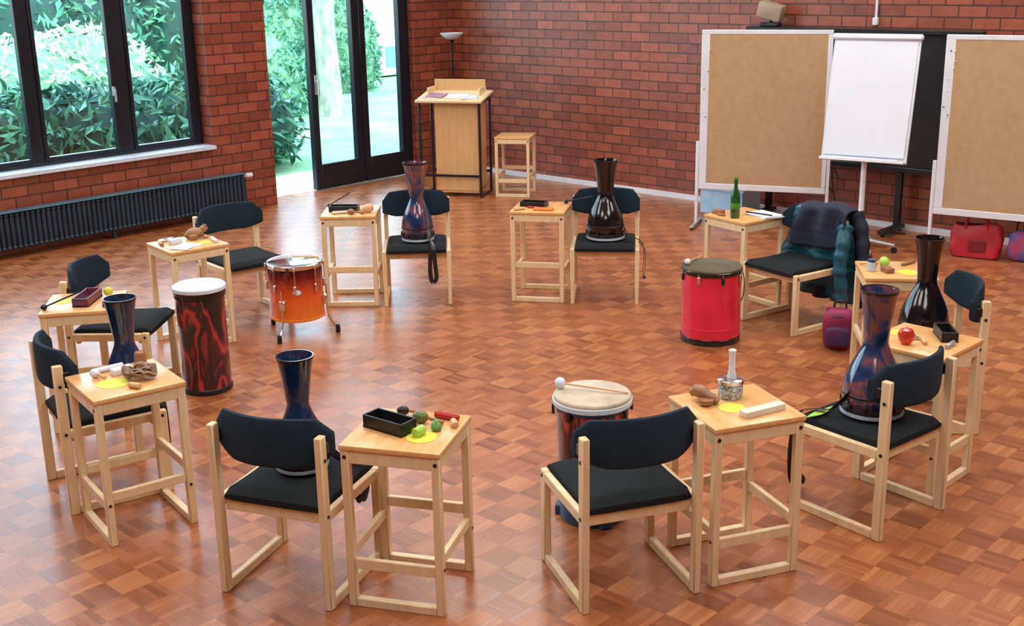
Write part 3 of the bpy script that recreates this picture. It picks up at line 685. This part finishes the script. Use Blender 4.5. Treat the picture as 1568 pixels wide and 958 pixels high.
for k in range(11):
    t=k/10; z=.01+.27*t; w_=.19+.025*math.sin(t*3); d_=.10*(1-.65*t**1.5)
    rings.append([(x+.006*math.sin(9*t+y_*60),y_+.006*math.sin(x*40+5*t),z+ (.02*math.sin(x*16) if k>7 else 0)) for x,y_,_ in sell(0,0,0,w_,d_,'z',28,5)])
o.loft(rings,REDBAG)
o.box((.36,.012,.014),(0,0,.285),BLK,bev=.003); o.box((.14,.01,.10),(.02,-.098,.11),mat('dark_red_pocket',(.22,.01,.02),scale=7,rough=.5),bev=.004)
for s_ in (-1,1): o.tube(catmull([(-.09,s_*.045,.24),(-.08,s_*.05,.34),(-.02,s_*.06,.37),(.06,s_*.06,.35),(.09,s_*.045,.24)]),.008,REDBAG)
o.done((4.02,9.88,0),math.radians(-30))
o=Ob('tote_bag'); lump(o,mat('blue_red_cloth',(.04,.12,.38),(.5,.04,.08),scale=9,rough=.7),0,0,.13,.12,.09,.13,3.5,2,.05)
o.tube(catmull([(-.07,0,.22),(-.05,0,.34),(.05,0,.34),(.07,0,.22)]),.007,NAVY); o.done((4.34,9.68,0),math.radians(-40))
o=Ob('backpack'); lump(o,PURP,0,0,.135,.105,.085,.135,3.6,3,.03); lump(o,mat('navy_pocket',(.02,.04,.14),(.10,.01,.06),scale=9,rough=.6),0,-.075,.10,.08,.035,.07,3.5,4,.03)
o.tube(catmull([(-.10,-.02,.17),(-.06,-.06,.22),(.0,-.075,.235),(.06,-.06,.22),(.10,-.02,.17)]),.004,BLK)
o.tube(catmull([(-.04,.03,.25),(-.03,.03,.31),(.03,.03,.31),(.04,.03,.25)]),.007,BLK); o.tube(catmull([(-.07,.09,.25),(-.09,.12,.16),(-.07,.10,.04)]),.004,PURP,w=.02)
o.done((2.17,7.46,0),math.radians(-20))
def jacket(name,m,x0,x1,front,back,thick,puff,zt,seed,sleeves=()):
    rs=random.Random(seed); ph=[rs.random()*6 for _ in range(5)]
    o=Ob(name); yb=-.235
    def path(t):
        L1=front; L2=back; tot=L1+.12+L2; s_=t*tot
        w=thick
        if s_<L1: y=w; z=zt-(L1-s_)
        elif s_<L1+.12:
            a=(s_-L1)/.12*math.pi; y=w*math.cos(a); z=zt+.04*math.sin(a)
        else: y=-w; z=zt-(s_-L1-.12)
        return yb+y,z
    def fn(u,t):
        y,z=path(t); x=x0+(x1-x0)*u
        dn=max(0,zt-z); sg=(1 if y>yb else -1)
        y+=(.012+.04*dn)*math.sin(u*13+ph[0]+z*4)*sg+ puff*abs(math.sin(z*math.pi/.06+.5*math.sin(u*6)))*sg
        y+=.05*dn*sg
        x+= (u-.5)*(.10*math.sin(dn*5+ph[1])-.06*dn) +.015*math.sin(z*20+ph[2])
        z+=.02*math.sin(u*7+ph[3])-.06*abs(u-.5)*2
        return (x,y,z)
    o.grid(fn,34,72,m)
    for S_ in sleeves:
        pts=catmull(S_,10); rr=[.050*(1-.22*k/len(pts))+puff*.5*abs(math.sin(k*.75))+.004*math.sin(k*.9) for k in range(len(pts))]
        o.tube(pts,rr,m,seg=14)
    return o.done((CH[4][0],CH[4][1],0),math.radians(CH[4][2]),solid=.012)
jacket('puffer_jacket',TEAL,-.30,.29,.36,.62,.040,.010,.79,1,[[(-.27,-.20,.72),(-.31,-.14,.60),(-.31,-.12,.46),(-.32,-.13,.32),(-.32,-.15,.20)]])
jacket('winter_coat',NAVY,-.32,.15,.27,.68,.080,.003,.84,2,[[(-.27,-.30,.80),(-.33,-.30,.68),(-.37,-.28,.5),(-.38,-.26,.30)]])
# ---------------------------------------------------------------- lights
w=bpy.data.worlds.new('W'); sc.world=w; w.use_nodes=True; nt=w.node_tree
bg=nt.nodes['Background']; tc=N(nt,'ShaderNodeTexCoord'); sp=N(nt,'ShaderNodeSeparateXYZ'); r=N(nt,'ShaderNodeValToRGB')
nt.links.new(tc.outputs['Generated'],sp.inputs[0]); nt.links.new(sp.outputs[2],r.inputs[0])
r.color_ramp.elements[0].color=(.72,.89,1,1); r.color_ramp.elements[1].color=(.50,.72,1,1); nt.links.new(r.outputs[0],bg.inputs[0]); bg.inputs[1].default_value=6.5
sun=bpy.data.lights.new('sun','SUN'); sun.energy=4; sun.angle=.05; so=bpy.data.objects.new('sun',sun); sc.collection.objects.link(so)
d=Vector(room(-.75,.25,-.95)); so.rotation_euler=Vector(d).to_track_quat('-Z','Y').to_euler()
def area(name,loc,sx,sy,e,col=(1,.985,.965)):
    l=bpy.data.lights.new(name,'AREA'); l.shape='RECTANGLE'; l.size=sx; l.size_y=sy; l.energy=e; l.color=col
    ob=bpy.data.objects.new(name,l); sc.collection.objects.link(ob); ob.location=room(*loc); ob.rotation_euler=(0,0,RA); return ob
for x in (-8,-4,0):
    for y in (0.5,4.5,8.5):
        area('ceiling_fill',(x,y,4.5),2.0,2.0,92 if y>1 else 80)  # soft fill panels added under the ceiling to brighten the room
# ---------------------------------------------------------------- camera
th,roll=.277,-.019
c,s_=math.cos(th),math.sin(th); F_=Vector((0,c,-s_)); r0=Vector((1,0,0)); u0=Vector((0,s_,c))
R_=math.cos(roll)*r0+math.sin(roll)*u0; U_=-math.sin(roll)*r0+math.cos(roll)*u0
cam=bpy.data.cameras.new('camera'); co=bpy.data.objects.new('camera',cam); sc.collection.objects.link(co)
M=Matrix((( R_.x,U_.x,-F_.x,0),(R_.y,U_.y,-F_.y,0),(R_.z,U_.z,-F_.z,2.5),(0,0,0,1)))
co.matrix_world=M
cam.sensor_width=36; cam.sensor_fit='HORIZONTAL'; cam.lens=1800/1568*36; cam.shift_y=-21/1568; cam.clip_end=300
sc.camera=co
